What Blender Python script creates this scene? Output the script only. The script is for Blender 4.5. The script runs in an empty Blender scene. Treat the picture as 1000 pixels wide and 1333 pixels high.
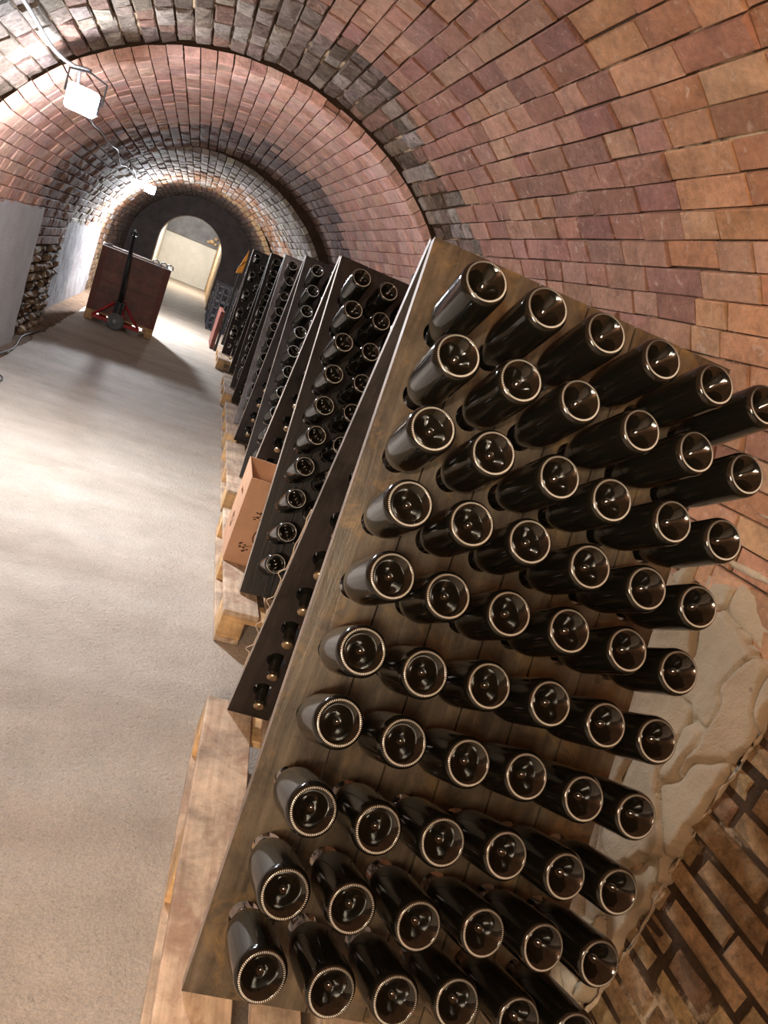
import bpy, math, random
from mathutils import Vector, Matrix, noise
random.seed(7)
R_ = random.Random(11)
COL = bpy.context.scene.collection
PI = math.pi

# ------------------------------------------------------------------ helpers
def lin(c):
    return tuple(((v/255)/12.92 if v/255 <= .04045 else ((v/255+.055)/1.055)**2.4) for v in c)

class MB:
    """collects geometry, links it as ONE mesh object"""
    def __init__(s): s.v = []; s.f = []; s.m = []; s.c = []; s.tint = None
    def add(s, vs, fs, m=0):
        o = len(s.v); s.v += [tuple(v) for v in vs]; s.f += [tuple(i+o for i in f) for f in fs]; s.m += [m]*len(fs)
        if s.tint is not None: s.c += [s.tint]*len(vs)
    def box(s, lo, hi, m=0, M=None, ch=0.0):
        x0, y0, z0 = lo; x1, y1, z1 = hi
        if ch <= 0:
            vs = [(x0,y0,z0),(x1,y0,z0),(x1,y1,z0),(x0,y1,z0),(x0,y0,z1),(x1,y0,z1),(x1,y1,z1),(x0,y1,z1)]
            fs = [(0,3,2,1),(4,5,6,7),(0,1,5,4),(1,2,6,5),(2,3,7,6),(3,0,4,7)]
        else:
            c = min(ch, .45*(x1-x0), .45*(y1-y0), .45*(z1-z0)); vs = []; idx = {}
            for a, X in enumerate((x0, x1)):
                for b, Y in enumerate((y0, y1)):
                    for d, Z in enumerate((z0, z1)):
                        sx, sy, sz = (1-2*a), (1-2*b), (1-2*d)
                        idx[a,b,d] = len(vs)
                        vs += [(X, Y+sy*c, Z+sz*c), (X+sx*c, Y, Z+sz*c), (X+sx*c, Y+sy*c, Z)]
            g = lambda a,b,d,k: idx[a,b,d]+k
            fs = []
            for a in (0,1):
                q = [g(a,0,0,0), g(a,1,0,0), g(a,1,1,0), g(a,0,1,0)]; fs.append(tuple(q if a else q[::-1]))
                q = [g(0,a,0,1), g(1,a,0,1), g(1,a,1,1), g(0,a,1,1)]; fs.append(tuple(q[::-1] if a else q))
                q = [g(0,0,a,2), g(1,0,a,2), g(1,1,a,2), g(0,1,a,2)]; fs.append(tuple(q if a else q[::-1]))
            for b in (0,1):
                for d in (0,1):
                    fs.append((g(0,b,d,1), g(1,b,d,1), g(1,b,d,2), g(0,b,d,2)))
                    fs.append((g(b,0,d,0), g(b,1,d,0), g(b,1,d,2), g(b,0,d,2)))
                    fs.append((g(b,d,0,0), g(b,d,1,0), g(b,d,1,1), g(b,d,0,1)))
            for a in (0,1):
                for b in (0,1):
                    for d in (0,1): fs.append((g(a,b,d,0), g(a,b,d,1), g(a,b,d,2)))
        if M: vs = [M @ Vector(v) for v in vs]
        s.add(vs, fs, m)
    def tube(s, pts, r, n=8, m=0, caps=True):
        pts = [Vector(p) for p in pts]; vs = []; fs = []
        rr = r if isinstance(r, (list, tuple)) else [r]*len(pts)
        up = None
        for i, p in enumerate(pts):
            t = (pts[min(i+1, len(pts)-1)]-pts[max(i-1, 0)]).normalized()
            if up is None:
                up = Vector((0,0,1)) if abs(t.z) < .9 else Vector((1,0,0))
            a = (up - t*up.dot(t)).normalized(); up = a; b = t.cross(a)
            for k in range(n):
                an = 2*PI*k/n; vs.append(p + (a*math.cos(an)+b*math.sin(an))*rr[i])
        for i in range(len(pts)-1):
            for k in range(n):
                fs.append((i*n+k, i*n+(k+1)%n, (i+1)*n+(k+1)%n, (i+1)*n+k))
        if caps:
            fs.append(tuple(range(n))[::-1]); fs.append(tuple((len(pts)-1)*n+k for k in range(n)))
        s.add(vs, fs, m)
    def lathe(s, prof, n=32, m=0, M=None, wob=None):
        vs = []; fs = []; rows = []
        for j, (r, z) in enumerate(prof):
            if r < 1e-6: rows.append([len(vs)]); vs.append((0,0,z))
            else:
                rows.append(list(range(len(vs), len(vs)+n)))
                for k in range(n):
                    rz = wob(j, k, r, z) if wob else (r, z)
                    vs.append((rz[0]*math.cos(2*PI*k/n), rz[0]*math.sin(2*PI*k/n), rz[1]))
        mm = []
        for j in range(len(rows)-1):
            a, b = rows[j], rows[j+1]
            for k in range(n):
                if len(a) == 1: fs.append((a[0], b[(k+1)%n], b[k]))
                elif len(b) == 1: fs.append((a[k], a[(k+1)%n], b[0]))
                else: fs.append((a[k], a[(k+1)%n], b[(k+1)%n], b[k]))
                mm.append(m(j, k) if callable(m) else m)
        if M: vs = [M @ Vector(v) for v in vs]
        o = len(s.v); s.v += [tuple(v) for v in vs]; s.f += [tuple(i+o for i in f) for f in fs]; s.m += mm
        if s.tint is not None: s.c += [s.tint]*len(vs)
    def build(s, name, mats, parent=None, smooth=False):
        me = bpy.data.meshes.new(name); me.from_pydata(s.v, [], s.f); me.update()
        for m in (mats if isinstance(mats, (list, tuple)) else [mats]): me.materials.append(m)
        me.polygons.foreach_set('material_index', s.m)
        if smooth: me.polygons.foreach_set('use_smooth', [True]*len(s.f))
        if s.c:
            at = me.attributes.new('tint', 'FLOAT_COLOR', 'POINT')
            at.data.foreach_set('color', [x for c in s.c for x in (c[0], c[1], c[2], c[3] if len(c) > 3 else 0)])
        o = bpy.data.objects.new(name, me); COL.objects.link(o)
        if parent: o.parent = parent
        return o

def tag(o, label=None, cat=None, group=None, kind=None):
    if label: o['label'] = label
    if cat: o['category'] = cat
    if group: o['group'] = group
    if kind: o['kind'] = kind
    return o
def empty(name, loc=(0,0,0), rz=0, label=None, cat=None, group=None):
    o = bpy.data.objects.new(name, None); COL.objects.link(o); o.empty_display_size = .1
    o.location = loc; o.rotation_euler = (0,0,rz); return tag(o, label, cat, group)
def copy_tree(o, parent=None):
    c = o.copy(); COL.objects.link(c)
    if parent: c.parent = parent
    for ch in list(o.children): copy_tree(ch, c)
    return c
def struct(o): o['kind'] = 'structure'; return o

# ------------------------------------------------------------------ materials
class NT:
    def __init__(s, name):
        s.mat = bpy.data.materials.new(name); s.mat.use_nodes = True
        s.t = s.mat.node_tree; s.b = s.t.nodes['Principled BSDF']
    def n(s, typ, **kw):
        nd = s.t.nodes.new(typ)
        for k, v in kw.items():
            if k in nd.inputs: nd.inputs[k].default_value = v
            else: setattr(nd, k, v)
        return nd
    def l(s, a, b): s.t.links.new(a, b)
    def coords(s, scale=(1,1,1), obj=True):
        tc = s.n('ShaderNodeTexCoord'); mp = s.n('ShaderNodeMapping'); mp.inputs['Scale'].default_value = scale
        s.l(tc.outputs['Object' if obj else 'Generated'], mp.inputs['Vector']); return mp.outputs['Vector']
    def noise(s, vec, scale, detail=6, rough=.6, dist=0):
        nd = s.n('ShaderNodeTexNoise'); nd.inputs['Scale'].default_value = scale; nd.inputs['Detail'].default_value = detail
        nd.inputs['Roughness'].default_value = rough; nd.inputs['Distortion'].default_value = dist
        s.l(vec, nd.inputs['Vector']); return nd.outputs['Fac']
    def ramp(s, fac, stops):
        r = s.n('ShaderNodeValToRGB'); e = r.color_ramp.elements
        while len(e) < len(stops): e.new(.5)
        for i, (p, c) in enumerate(stops):
            e[i].position = p; e[i].color = (*c, 1) if len(c) == 3 else c
        s.l(fac, r.inputs['Fac']); return r.outputs['Color']
    def mix(s, fac, a, b, mode='MIX'):
        m = s.n('ShaderNodeMix'); m.data_type = 'RGBA'; m.blend_type = mode
        for k, v in ((0, fac), (6, a), (7, b)):
            if isinstance(v, (int, float)): m.inputs[k].default_value = v
            elif isinstance(v, tuple): m.inputs[k].default_value = (*v, 1)
            else: s.l(v, m.inputs[k])
        return m.outputs[2]
    def bump(s, h, strength=.5, dist=.01, prev=None):
        b = s.n('ShaderNodeBump'); b.inputs['Strength'].default_value = strength; b.inputs['Distance'].default_value = dist
        s.l(h, b.inputs['Height'])
        if prev: s.l(prev, b.inputs['Normal'])
        return b.outputs['Normal']
    def out(s, col=None, rough=.6, normal=None, metal=0, spec=.5):
        if isinstance(col, tuple): s.b.inputs['Base Color'].default_value = (*col, 1)
        elif col is not None: s.l(col, s.b.inputs['Base Color'])
        if isinstance(rough, (int, float)): s.b.inputs['Roughness'].default_value = rough
        else: s.l(rough, s.b.inputs['Roughness'])
        s.b.inputs['Metallic'].default_value = metal; s.b.inputs['Specular IOR Level'].default_value = spec
        if normal: s.l(normal, s.b.inputs['Normal'])
        return s.mat
G = lambda v: (v, v, v)

def mat_brick():
    t = NT('brick'); v = t.coords()
    at = t.n('ShaderNodeAttribute'); at.attribute_name = 'tint'; rg = at.outputs['Alpha']
    n1 = t.noise(v, 9, 8, .65); n2 = t.noise(v, 45, 6, .6); n3 = t.noise(v, 22, 9, .7, .6); n4 = t.noise(v, 26, 10, .75, .3)
    c = t.mix(1.0, at.outputs['Color'], t.ramp(n1, [(.3, G(.70)), (.5, G(1)), (.72, G(1.22))]), 'MULTIPLY')
    c = t.mix(1.0, c, t.ramp(n2, [(.3, G(.8)), (.55, G(1)), (.75, G(1.12))]), 'MULTIPLY')
    c2 = t.mix(1.0, c, t.ramp(n4, [(.34, G(.38)), (.5, G(1)), (.68, G(1.55))]), 'MULTIPLY')
    c = t.mix(rg, c, c2)
    lime = t.ramp(n3, [(.57, G(0)), (.67, G(.45))])
    c = t.mix(lime, c, lin((214,192,172)))
    fleck = t.ramp(t.noise(v, 38, 5, .8, 1.2), [(.62, G(0)), (.68, G(.55))])
    c = t.mix(fleck, c, lin((226,206,190)))
    nb = t.bump(t.noise(v, 60, 8, .7), .5, .012); nb = t.bump(n1, .45, .03, nb)
    b = t.n('ShaderNodeBump'); b.inputs['Distance'].default_value = .05; t.l(n4, b.inputs['Height']); t.l(rg, b.inputs['Strength']); t.l(nb, b.inputs['Normal'])
    return t.out(c, .82, b.outputs['Normal'], spec=.3)
def mat_plain(name, col, rough=.6, metal=0, bump=0, scale=60, spec=.5, var=.25):
    t = NT(name); v = t.coords(); n1 = t.noise(v, scale*.2, 6); n2 = t.noise(v, scale, 6)
    c = t.mix(1.0, col, t.ramp(n1, [(.3, G(1-var)), (.7, G(1+var))]), 'MULTIPLY')
    nb = t.bump(n2, bump, .006) if bump else None
    return t.out(c, rough, nb, metal, spec)
def mat_near_mortar():
    t = NT('patchy_mortar'); v = t.coords(); n = t.noise(v, 2.6, 6, .7)
    c = t.ramp(n, [(.40, lin((60,46,36))), (.54, lin((88,70,54))), (.62, lin((206,180,150)))])
    return t.out(c, .95, t.bump(t.noise(v, 70, 6, .7), .8, .01), spec=.1)
def mat_floor():
    t = NT('screed_floor'); v = t.coords(); vs = t.coords((.5, 2.2, 1))
    n1 = t.noise(vs, 1.3, 5, .55); n2 = t.noise(v, 5, 8, .6); n3 = t.noise(v, 75, 5, .6); n4 = t.noise(v, 190, 3)
    c = t.ramp(n1, [(.3, lin((176,160,143))), (.5, lin((190,176,160))), (.7, lin((198,186,172)))])
    c = t.mix(1.0, c, t.ramp(n2, [(.3, G(.86)), (.7, G(1.08))]), 'MULTIPLY')
    c = t.mix(t.ramp(n3, [(.62, G(0)), (.72, G(.5))]), c, lin((120,98,80)))
    c = t.mix(1.0, c, t.ramp(n4, [(.3, G(.78)), (.7, G(1.12))]), 'MULTIPLY')
    nb = t.bump(t.noise(v, 70, 6, .7), .8, .014); nb = t.bump(n2, .4, .03, nb)
    return t.out(c, .68, nb, spec=.45)
def mat_plaster(name='lime_plaster', a=(176,156,128), b=(204,184,156)):
    t = NT(name); v = t.coords(); n1 = t.noise(v, 4, 6); n2 = t.noise(v, 120, 5, .7)
    c = t.ramp(n1, [(.3, lin(a)), (.7, lin(b))])
    c = t.mix(t.ramp(t.noise(v, 30, 4), [(.66, G(0)), (.74, G(.5))]), c, lin((120,98,74)))
    return t.out(c, .9, t.bump(t.noise(v, 28, 8, .7), .5, .02, t.bump(n2, .5, .008)), spec=.2)
def mat_wood(name, base, hi, edge=False, along=2, rough=.55, stain=None):
    t = NT(name); sc = [16, 16, 16]; sc[along] = 1.2
    v = t.coords(tuple(sc)); w = t.coords()
    g = t.noise(v, 2.6, 9, .65, .5); n = t.noise(w, 6, 8, .7, .3)
    c = t.mix(t.ramp(g, [(.3, G(0)), (.7, G(1))]), lin(base), lin(hi))
    c = t.mix(1.0, c, t.ramp(n, [(.28, G(.32)), (.5, G(1)), (.72, G(1.55))]), 'MULTIPLY')
    if stain: c = t.mix(t.ramp(t.noise(w, 9, 9, .75, .6), [(.50, G(0)), (.66, G(.75))]), c, lin(stain))
    c = t.mix(t.ramp(t.noise(w, 60, 4, .7), [(.64, G(0)), (.74, G(.6))]), c, tuple(x*.45 for x in lin(base)))
    nb = t.bump(g, .35, .005); nb = t.bump(n, .25, .008, nb)
    return t.out(c, t.ramp(n, [(.3, G(max(rough-.14, .2))), (.7, G(rough+.14))]), nb, spec=.4)
def mat_glass(name, col, rough, ring=False):
    t = NT(name); v = t.coords(); n = t.noise(v, 90, 4, .7); d = t.noise(v, 700, 2)
    dust = t.ramp(d, [(.70, G(0)), (.78, G(.18))])
    c = t.mix(dust, col, lin((150,135,115)))
    t.out(c, t.ramp(n, [(.35, G(rough)), (.75, G(rough+.10))]), None, 0, .6)
    t.b.inputs['IOR'].default_value = 1.52
    return t.mat
def mat_emit(name, col, st):
    t = NT(name); t.b.inputs['Base Color'].default_value = (*col, 1)
    t.b.inputs['Emission Color'].default_value = (*col, 1); t.b.inputs['Emission Strength'].default_value = st
    return t.mat

M = dict(
 brick=mat_brick(),
 mortar_near=mat_near_mortar(), mortar=mat_plain('dark_mortar', lin((74,58,46)), .95, bump=.8, scale=70, spec=.1),
 mortar_light=mat_plain('lime_mortar', lin((196,176,150)), .95, bump=.9, scale=60, spec=.1),
 floor=mat_floor(), plaster=mat_plaster(),
 panelplaster=mat_plaster('white_render', (196,196,198), (214,214,216)),
 whitewash=mat_plaster('whitewash', (150,148,150), (176,174,176)),
 corridor=mat_plaster('corridor_plaster', (206,204,196), (222,220,212)),
 stone=mat_plain('stone', lin((176,150,118)), .9, bump=.9, scale=25, spec=.2, var=.4),
 darkwall=mat_plain('dark_render', lin((104,96,96)), .9, bump=.8, scale=30, spec=.2),  # darker tone for the end wall
 greywall=mat_plain('grey_render', lin((112,112,116)), .9, bump=.5, scale=25, spec=.2),
 dirt=mat_plain('dirt', lin((120,98,80)), .95, bump=1, scale=50, spec=.1, var=.4),
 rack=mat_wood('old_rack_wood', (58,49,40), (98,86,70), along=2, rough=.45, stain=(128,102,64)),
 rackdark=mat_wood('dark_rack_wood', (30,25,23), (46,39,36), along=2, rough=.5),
 racksheen=mat_wood('lamp_sheen_rack_wood', (92,88,88), (122,117,115), along=2, rough=.5),  # wood lightened to grey, lamp reflection put into its colour
 rackedge=mat_wood('bare_wood_edge', (128,112,98), (172,156,142), along=2, rough=.6),
 pallet=mat_wood('pallet_wood', (168,140,116), (206,182,156), along=1, rough=.7, stain=(150,112,88)),
 palletx=mat_wood('pallet_wood_cross', (182,142,98), (212,176,128), along=0, rough=.7),
 palletdark=mat_wood('dark_pallet_wood', (70,56,48), (104,86,74), along=0, rough=.7),
 glass=mat_glass('dark_green_glass', (.0075,.0070,.0050), .07),
 punt=mat_glass('punt_glass', (.0065,.0055,.0035), .05),
 ring=mat_glass('glint_ring_glass', (.66,.64,.58), .15),  # pale tone paints the knurl glints onto the base teeth
 cap=mat_plain('crown_cap_tin', lin((190,170,140)), .28, metal=.9, spec=.5),
 card=mat_plain('cardboard', lin((190,148,118)), .85, bump=.15, scale=40, spec=.2, var=.1),
 ink=mat_plain('printed_ink', lin((74,46,36)), .8, spec=.2),
 rust=mat_wood('red_brown_boards', (104,70,64), (134,92,82), along=0, rough=.6, stain=(88,78,76)),
 rustpost=mat_plain('red_brown_post', lin((108,58,48)), .6, bump=.3),
 steel=mat_plain('galvanised_steel', lin((190,194,200)), .3, metal=.9),
 red=mat_plain('red_paint', lin((168,34,40)), .4, spec=.5),
 black=mat_plain('black_paint', lin((28,28,32)), .4),
 rubber=mat_plain('grey_rubber', lin((104,106,108)), .7, bump=.2),
 crate=mat_plain('dark_plastic_crate', lin((70,70,76)), .5),
 cable=mat_plain('grey_cable', lin((150,150,155)), .5),
 blackcable=mat_plain('black_cable', lin((40,36,34)), .6),
 lampbody=mat_plain('lamp_housing', lin((60,62,66)), .4, metal=.3),
 orange=mat_plain('orange_board', lin((250,172,56)), .6, var=.1),
 wire=mat_plain('pale_wire', lin((186,168,146)), .5),
 lens=mat_emit('lit_lens', (.86,.93,1.0), 30),
 tube=mat_emit('lit_tube', (.55,.75,1.0), 14),
)

# ------------------------------------------------------------------ tunnel
def profile(xc, zc, R, zb=0.0):
    """horseshoe: left floor -> up -> arch -> right floor; s in metres. returns f(s)->(x,z,nx,nz inward)"""
    h = zc-zb; S = 2*h+PI*R
    def f(s):
        if s < h: return (xc-R, s+zb, 1, 0)
        if s < h+PI*R:
            a = PI-(s-h)/R; return (xc+R*math.cos(a), zc+R*math.sin(a), -math.cos(a), -math.sin(a))
        return (xc+R, zc-(s-h-PI*R), -1, 0)
    return f, S, h
RND = random.Random(5)
def nz(x, y, z=0, sc=1.0): return noise.noise(Vector((x*sc, y*sc, z*sc)))

def brick_section(sec, y0, y1, pitch, style, mort, skip=None):
    f, S, h = profile(*sec)
    mbs = [MB(), MB(), MB()]          # left wall, ceiling, right wall
    n = round(S/pitch); p = S/n
    for k in range(n):
        s0, s1 = k*p, (k+1)*p; sm = (s0+s1)/2
        reg = 0 if sm < h else (1 if sm < S-h else 2)
        y = y0 - RND.random()*.15; first = True
        while y < y1-.03:
            st = style(f(sm)[0], max(y, y0), f(sm)[1], reg)
            L = RND.choice(st['len'])*RND.uniform(.94, 1.06)
            ya, yb = max(y, y0), min(y+L, y1)
            if y1-yb < .06: yb = y1
            y = yb
            if yb-ya < .03: continue
            if skip and skip(f(sm)[0], (ya+yb)/2, f(sm)[1], reg): continue
            g = st['gap']; gj = st.get('gapj', g)
            j = st['jit']; off = RND.uniform(-st['off'], st['off']*.6)
            a0, a1 = s0+g/2*RND.uniform(.5,1.5), s1-g/2*RND.uniform(.5,1.5); b0, b1 = ya+gj/2*RND.uniform(.4,1.6), yb-gj/2*RND.uniform(.4,1.6)
            if ya == y0: b0 = ya
            if yb == y1: b1 = yb
            c = st['ch']
            mb = mbs[reg]
            t = lin(RND.choice(st['cols'])); br = RND.uniform(.82, 1.14)
            mb.tint = (t[0]*br, t[1]*br*RND.uniform(.95,1.05), t[2]*br*RND.uniform(.93,1.05), st.get('rough', 0))
            vs = []
            def pt(s, yy, d):
                x, z, nx, nz_ = f(min(max(s, 0), S)); dd = d+RND.uniform(-j, j)
                return (x+nx*dd, yy+RND.uniform(-j, j)*.6, z+nz_*dd)
            for (d, i) in ((-.055, 0), (off-c, 0), (off, c)):
                vs += [pt(a0+i, b0+i, d), pt(a1-i, b0+i, d), pt(a1-i, b1-i, d), pt(a0+i, b1-i, d)]
            if st.get('mid'):
                vs.append(pt((a0+a1)/2, (b0+b1)/2, off+RND.uniform(-.2, 1)*st['mid']))
                top = [(8,9,12),(9,10,12),(10,11,12),(11,8,12)]
            else: top = [(8,9,10,11)]
            fs = top[:]
            for o in (0, 4):
                for q in range(4): fs.append((o+q, o+(q+1)%4, o+4+(q+1)%4, o+4+q))
            mb.add(vs, fs, 0)
    # backing mortar shell
    m = 64
    for reg, (sa, sb) in enumerate(((0, h), (h, S-h), (S-h, S))):
        mb = mbs[reg]; mb.tint = (.1, .08, .07); k = 6 if reg != 1 else 48; ny = max(2, int((y1-y0)/.2))
        vs = []; fs = []
        for i in range(k+1):
            s = sa+(sb-sa)*i/k; x, z, nx, nz_ = f(s)
            for q in range(ny+1):
                yy = y0+(y1-y0)*q/ny
                d = -mort['depth']+.006*nz(x*3, yy*3, z*3)
                vs.append((x+nx*d, yy, z+nz_*d))
        for i in range(k):
            for q in range(ny):
                a = i*(ny+1)+q; fs.append((a, a+ny+1, a+ny+2, a+1))
        mb.add(vs, fs, 1)
    for mb, nm in zip(mbs, ('wall_left', 'ceiling', 'wall_right')):
        struct(mb.build(nm, [M['brick'], mort['mat']]))

NEAR = [(192,142,106),(184,132,98),(176,126,96),(194,150,116),(168,120,94),(188,140,108),(196,150,120)]
MIDR = [(170,126,106),(162,118,100),(176,134,114),(154,110,96),(166,124,108)]  # pinker than the near bricks; bluish lamp light put into the colour
ROUGH = [(160,142,130),(140,122,110),(180,166,156),(118,100,88),(150,128,116),(170,152,142),(156,120,106)]
BROWN = [(206,170,126),(188,152,110),(216,180,138),(196,160,118),(174,138,102)]
PINK = [(222,176,160),(216,168,152),(226,184,170),(210,160,144),(220,178,164)]
SOOT = [(150,120,108),(134,108,100),(160,132,120),(124,98,92)]
GREY = [(178,168,160),(160,150,142),(190,182,174),(146,134,126),(168,158,148)]
DARK = [(126,112,108),(112,102,100),(134,120,114),(120,106,102)]
RUBB = [(162,134,104),(138,112,86),(180,152,118),(116,94,74),(150,124,98)]
WHITE = [(186,184,186),(172,170,172),(196,194,196),(156,154,156)]
ORNG = [(150,112,86),(134,100,80),(160,122,94)]
def st_near(x, y, z, reg):
    if reg == 2 and y < 2.6 and z < 1.02:
        return dict(len=(.29,.29,.28,.15), gap=.018, gapj=.02, off=.010, jit=.006, ch=.010, cols=BROWN, mid=.008, rough=.75)
    yb = 3.15+.6*min(max((x-.1)/.7, 0), 1)
    if x > 1.0: yb -= .15*min((x-1)/.3, 1)
    yb += .25*nz(x*2.2, y*.7, z*2.2)
    if y > yb or (x < -.35 and y > 2.4) or (reg == 0):
        return dict(len=(.14,.15,.2,.27), gap=.009, gapj=.008, off=.011, jit=.006, ch=.007, cols=ROUGH, mid=.008, rough=.8)
    return dict(len=(.28,.2,.15,.24,.15), gap=.0065, gapj=.008, off=.008, jit=.0034, ch=.003, cols=NEAR if y < 1.9 else MIDR, mid=.002, rough=.12)
def st_red(x, y, z, reg):
    if reg == 0 and y > 6.85:
        if y > 9.75: return dict(len=(.15,.28), gap=.005, off=.005, jit=.004, ch=.006, cols=WHITE, mid=.008, rough=.7)
        return dict(len=(.10,.16,.22), gap=.018, off=.025, jit=.016, ch=.014, cols=RUBB, mid=.03, rough=.9)
    w = (y-5.6)/1.2+.9*nz(x*1.3, y*.9, z*1.3)-.35*(x > .8)
    if w > .45:
        return dict(len=(.14,.28,.2), gap=.009, off=.008, jit=.004, ch=.005, cols=SOOT if w > .8 else SOOT+PINK[:3], mid=.005, rough=.35)
    return dict(len=(.14,.15,.2), gap=.0055, gapj=.006, off=.006, jit=.0025, ch=.003, cols=PINK, mid=.004, rough=.12)
def st_grey(x, y, z, reg):
    if reg == 0: return dict(len=(.15,.28), gap=.005, off=.006, jit=.004, ch=.006, rough=.7, cols=WHITE if y < 12.3 else RUBB, mid=.012)
    if y > 10.4: return dict(len=(.14,.28), gap=.009, off=.012, jit=.005, ch=.006, cols=ORNG+GREY[:2], mid=.006)
    return dict(len=(.14,.15,.28), gap=.009, off=.012, jit=.004, ch=.005, cols=GREY, mid=.004)
def st_dark(x, y, z, reg):
    if y < 13.6: return dict(len=(.2,.28), gap=.008, off=.008, jit=.004, ch=.006, cols=[(190,160,120),(176,148,112),(200,172,134)], mid=.004)  # beige front band paints the lamp-lit rim into the brick colour
    return dict(len=(.2,.28), gap=.008, off=.008, jit=.004, ch=.006, cols=(ORNG[:1]+SOOT+DARK) if y < 15 else DARK, mid=.004)  # tones step darker inward, painting in the dimming of the vault
S1 = (.21, .88, 1.53, -.36); S2 = (.206, .88, 1.456); S3 = (.07, .78, 1.47); S4 = (-.024, .85, 1.41)
brick_section(S1, -3.0, 4.42, .087, st_near, dict(depth=.014, mat=M['mortar_near']))
brick_section(S2, 4.40, 8.37, .085, st_red, dict(depth=.022, mat=M['mortar']))
brick_section(S3, 8.35, 13.22, .085, st_grey, dict(depth=.024, mat=M['mortar']))
brick_section(S4, 13.2, 17.5, .09, st_dark, dict(depth=.02, mat=M['mortar']))

# step faces between the vault rings (solid masonry behind the bricks)
def ring_face(inner, outer, y, mat, th=.06):
    mb = MB(); n = 60; vs = []; fs = []
    for (c, ex) in ((inner, -.05), (outer, .16)):
        f, S, h = profile(*c)
        for k in range(n+1):
            x, z, nx, nz_ = f(S*k/n); 
            if ex < 0: vs.append((x+nx*ex, y, z+nz_*ex))
            else: vs.append((x-nx*ex, y, z-nz_*ex))
    m = n+1
    for k in range(n): fs.append((k, k+1, m+k+1, m+k))
    o2 = len(vs); vs += [(x, y+th, z) for x, yy, z in vs]
    fs += [tuple(i+o2 for i in f[::-1]) for f in fs[:]]
    for k in range(n): fs.append((k, o2+k, o2+k+1, k+1))
    mb.add(vs, fs); return struct(mb.build('trim_1', mat))
ring_face(S2, S1, 4.43, M['mortar']); ring_face(S3, S2, 8.38, M['mortar']); ring_face(S4, S3, 13.23, M['mortar'])

# end wall with the arched opening, corridor beyond it
EX, EZ, ER = -.12, 1.135, .71
def end_wall(y0, y1, mat, jamb):
    mb = MB(); n = 24; inner = [(EX-ER, 0)]+[(EX+ER*math.cos(PI-PI*k/n), EZ+ER*math.sin(PI-PI*k/n)) for k in range(n+1)]+[(EX+ER, 0)]
    outer = [(-1.5, 0)]+[(-1.5+3.0*k/n, 2.5 if 0 < k < n else 1.4) for k in range(n+1)]+[(1.5, 0)]
    outer[1] = (-1.5, 2.5); outer[-2] = (1.5, 2.5)
    N = len(inner); vs = [(x, y, z) for y in (y0, y1) for (x, z) in inner]+[(x, y, z) for y in (y0, y1) for (x, z) in outer]
    fs = []; ms = []
    for k in range(N-1):
        mb_ = [(k, 2*N+k, 2*N+k+1, k+1), (N+k, N+k+1, 3*N+k+1, 3*N+k)]
        fs += mb_
    mb.add(vs, fs, 0)
    mb.add([(x, y, z) for y in (y0, y1) for (x, z) in inner], [(k, k+1, N+k+1, N+k) for k in range(N-1)], 1)
    return struct(mb.build('wall_back', [mat, jamb]))
end_wall(17.45, 18.05, M['darkwall'], M['stone'])
mb = MB()
mb.box((-1.25, 18.05, 0), (-.98, 24.6, 2.6)); struct(mb.build('wall_left', M['corridor']))
mb = MB(); mb.box((.62, 18.05, 0), (.9, 24.6, 2.6)); struct(mb.build('wall_right', M['stone']))
mb = MB(); mb.box((-1.25, 18.05, 2.35), (.9, 24.6, 2.6)); struct(mb.build('ceiling', M['greywall']))
mb = MB(); mb.box((-.98, 24.4, 0), (.62, 24.6, 1.33), ch=.01); struct(mb.build('wall_back', M['corridor']))
mb = MB(); mb.box((-.98, 24.3, 1.331), (.62, 24.6, 2.35)); struct(mb.build('wall_back', M['greywall']))
mb = MB(); mb.box((-2.0, -3.2, 0), (2.4, -3.0, 3.0)); struct(mb.build('wall_front', M['greywall']))
# stones in the corner over the corridor wall
for i, (x, z, r) in enumerate(((.40, 1.50, .09), (.50, 1.62, .07), (.30, 1.46, .06), (.52, 1.46, .06))):
    mb = MB(); prof = [(0, -r*.8), (r*.6, -r*.6), (r, 0), (r*.7, r*.55), (0, r*.75)]
    mb.lathe(prof, 9, M=Matrix.Translation((x, 24.24, z)) @ Matrix.Rotation(i*1.1, 4, 'Z'), wob=lambda j, k, rr, zz: (rr*(1+.15*math.sin(k*2.1+j)), zz))
    struct(mb.build('trim_2', M['stone'], smooth=True))

# floor
mb = MB(); nx_, ny_ = 60, 260; vs = []; fs = []
for i in range(nx_+1):
    for j in range(ny_+1):
        x = -1.6+3.6*i/nx_; y = -3.2+27.8*j/ny_
        dr = min(max((x-1.22)/.22, 0), 1)*min(max((3.1-y)/.3, 0), 1); dr = dr*dr*(3-2*dr)
        vs.append((x, y, .004*nz(x, y*.6, 0, 1.7)-.004-.33*dr))
for i in range(nx_):
    for j in range(ny_):
        a = i*(ny_+1)+j; fs.append((a, a+ny_+1, a+ny_+2, a+1))
mb.add(vs, fs); struct(mb.build('floor', M['floor'], smooth=True))
# dirt strip at the foot of the left wall
mb = MB(); vs = []; fs = []; N = 120
for j in range(N+1):
    y = 3.0+10.0*j/N
    w = .10+.05*nz(y*2.3, 1, 4)+.03*nz(y*9, 2, 4)
    vs += [(-1.55, y, .03), (-1.36+.03, y, .028+.012*nz(y*8, 3, 3)), (-1.25+w*.5, y, .012+.006*nz(y*12, 5, 3)), (-1.25+w, y, -.004)]
for j in range(N):
    for k in range(3):
        a = j*4+k; fs.append((a, a+1, a+5, a+4))
mb.add(vs, fs); struct(mb.build('trim_3', M['dirt'], smooth=True))

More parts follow.
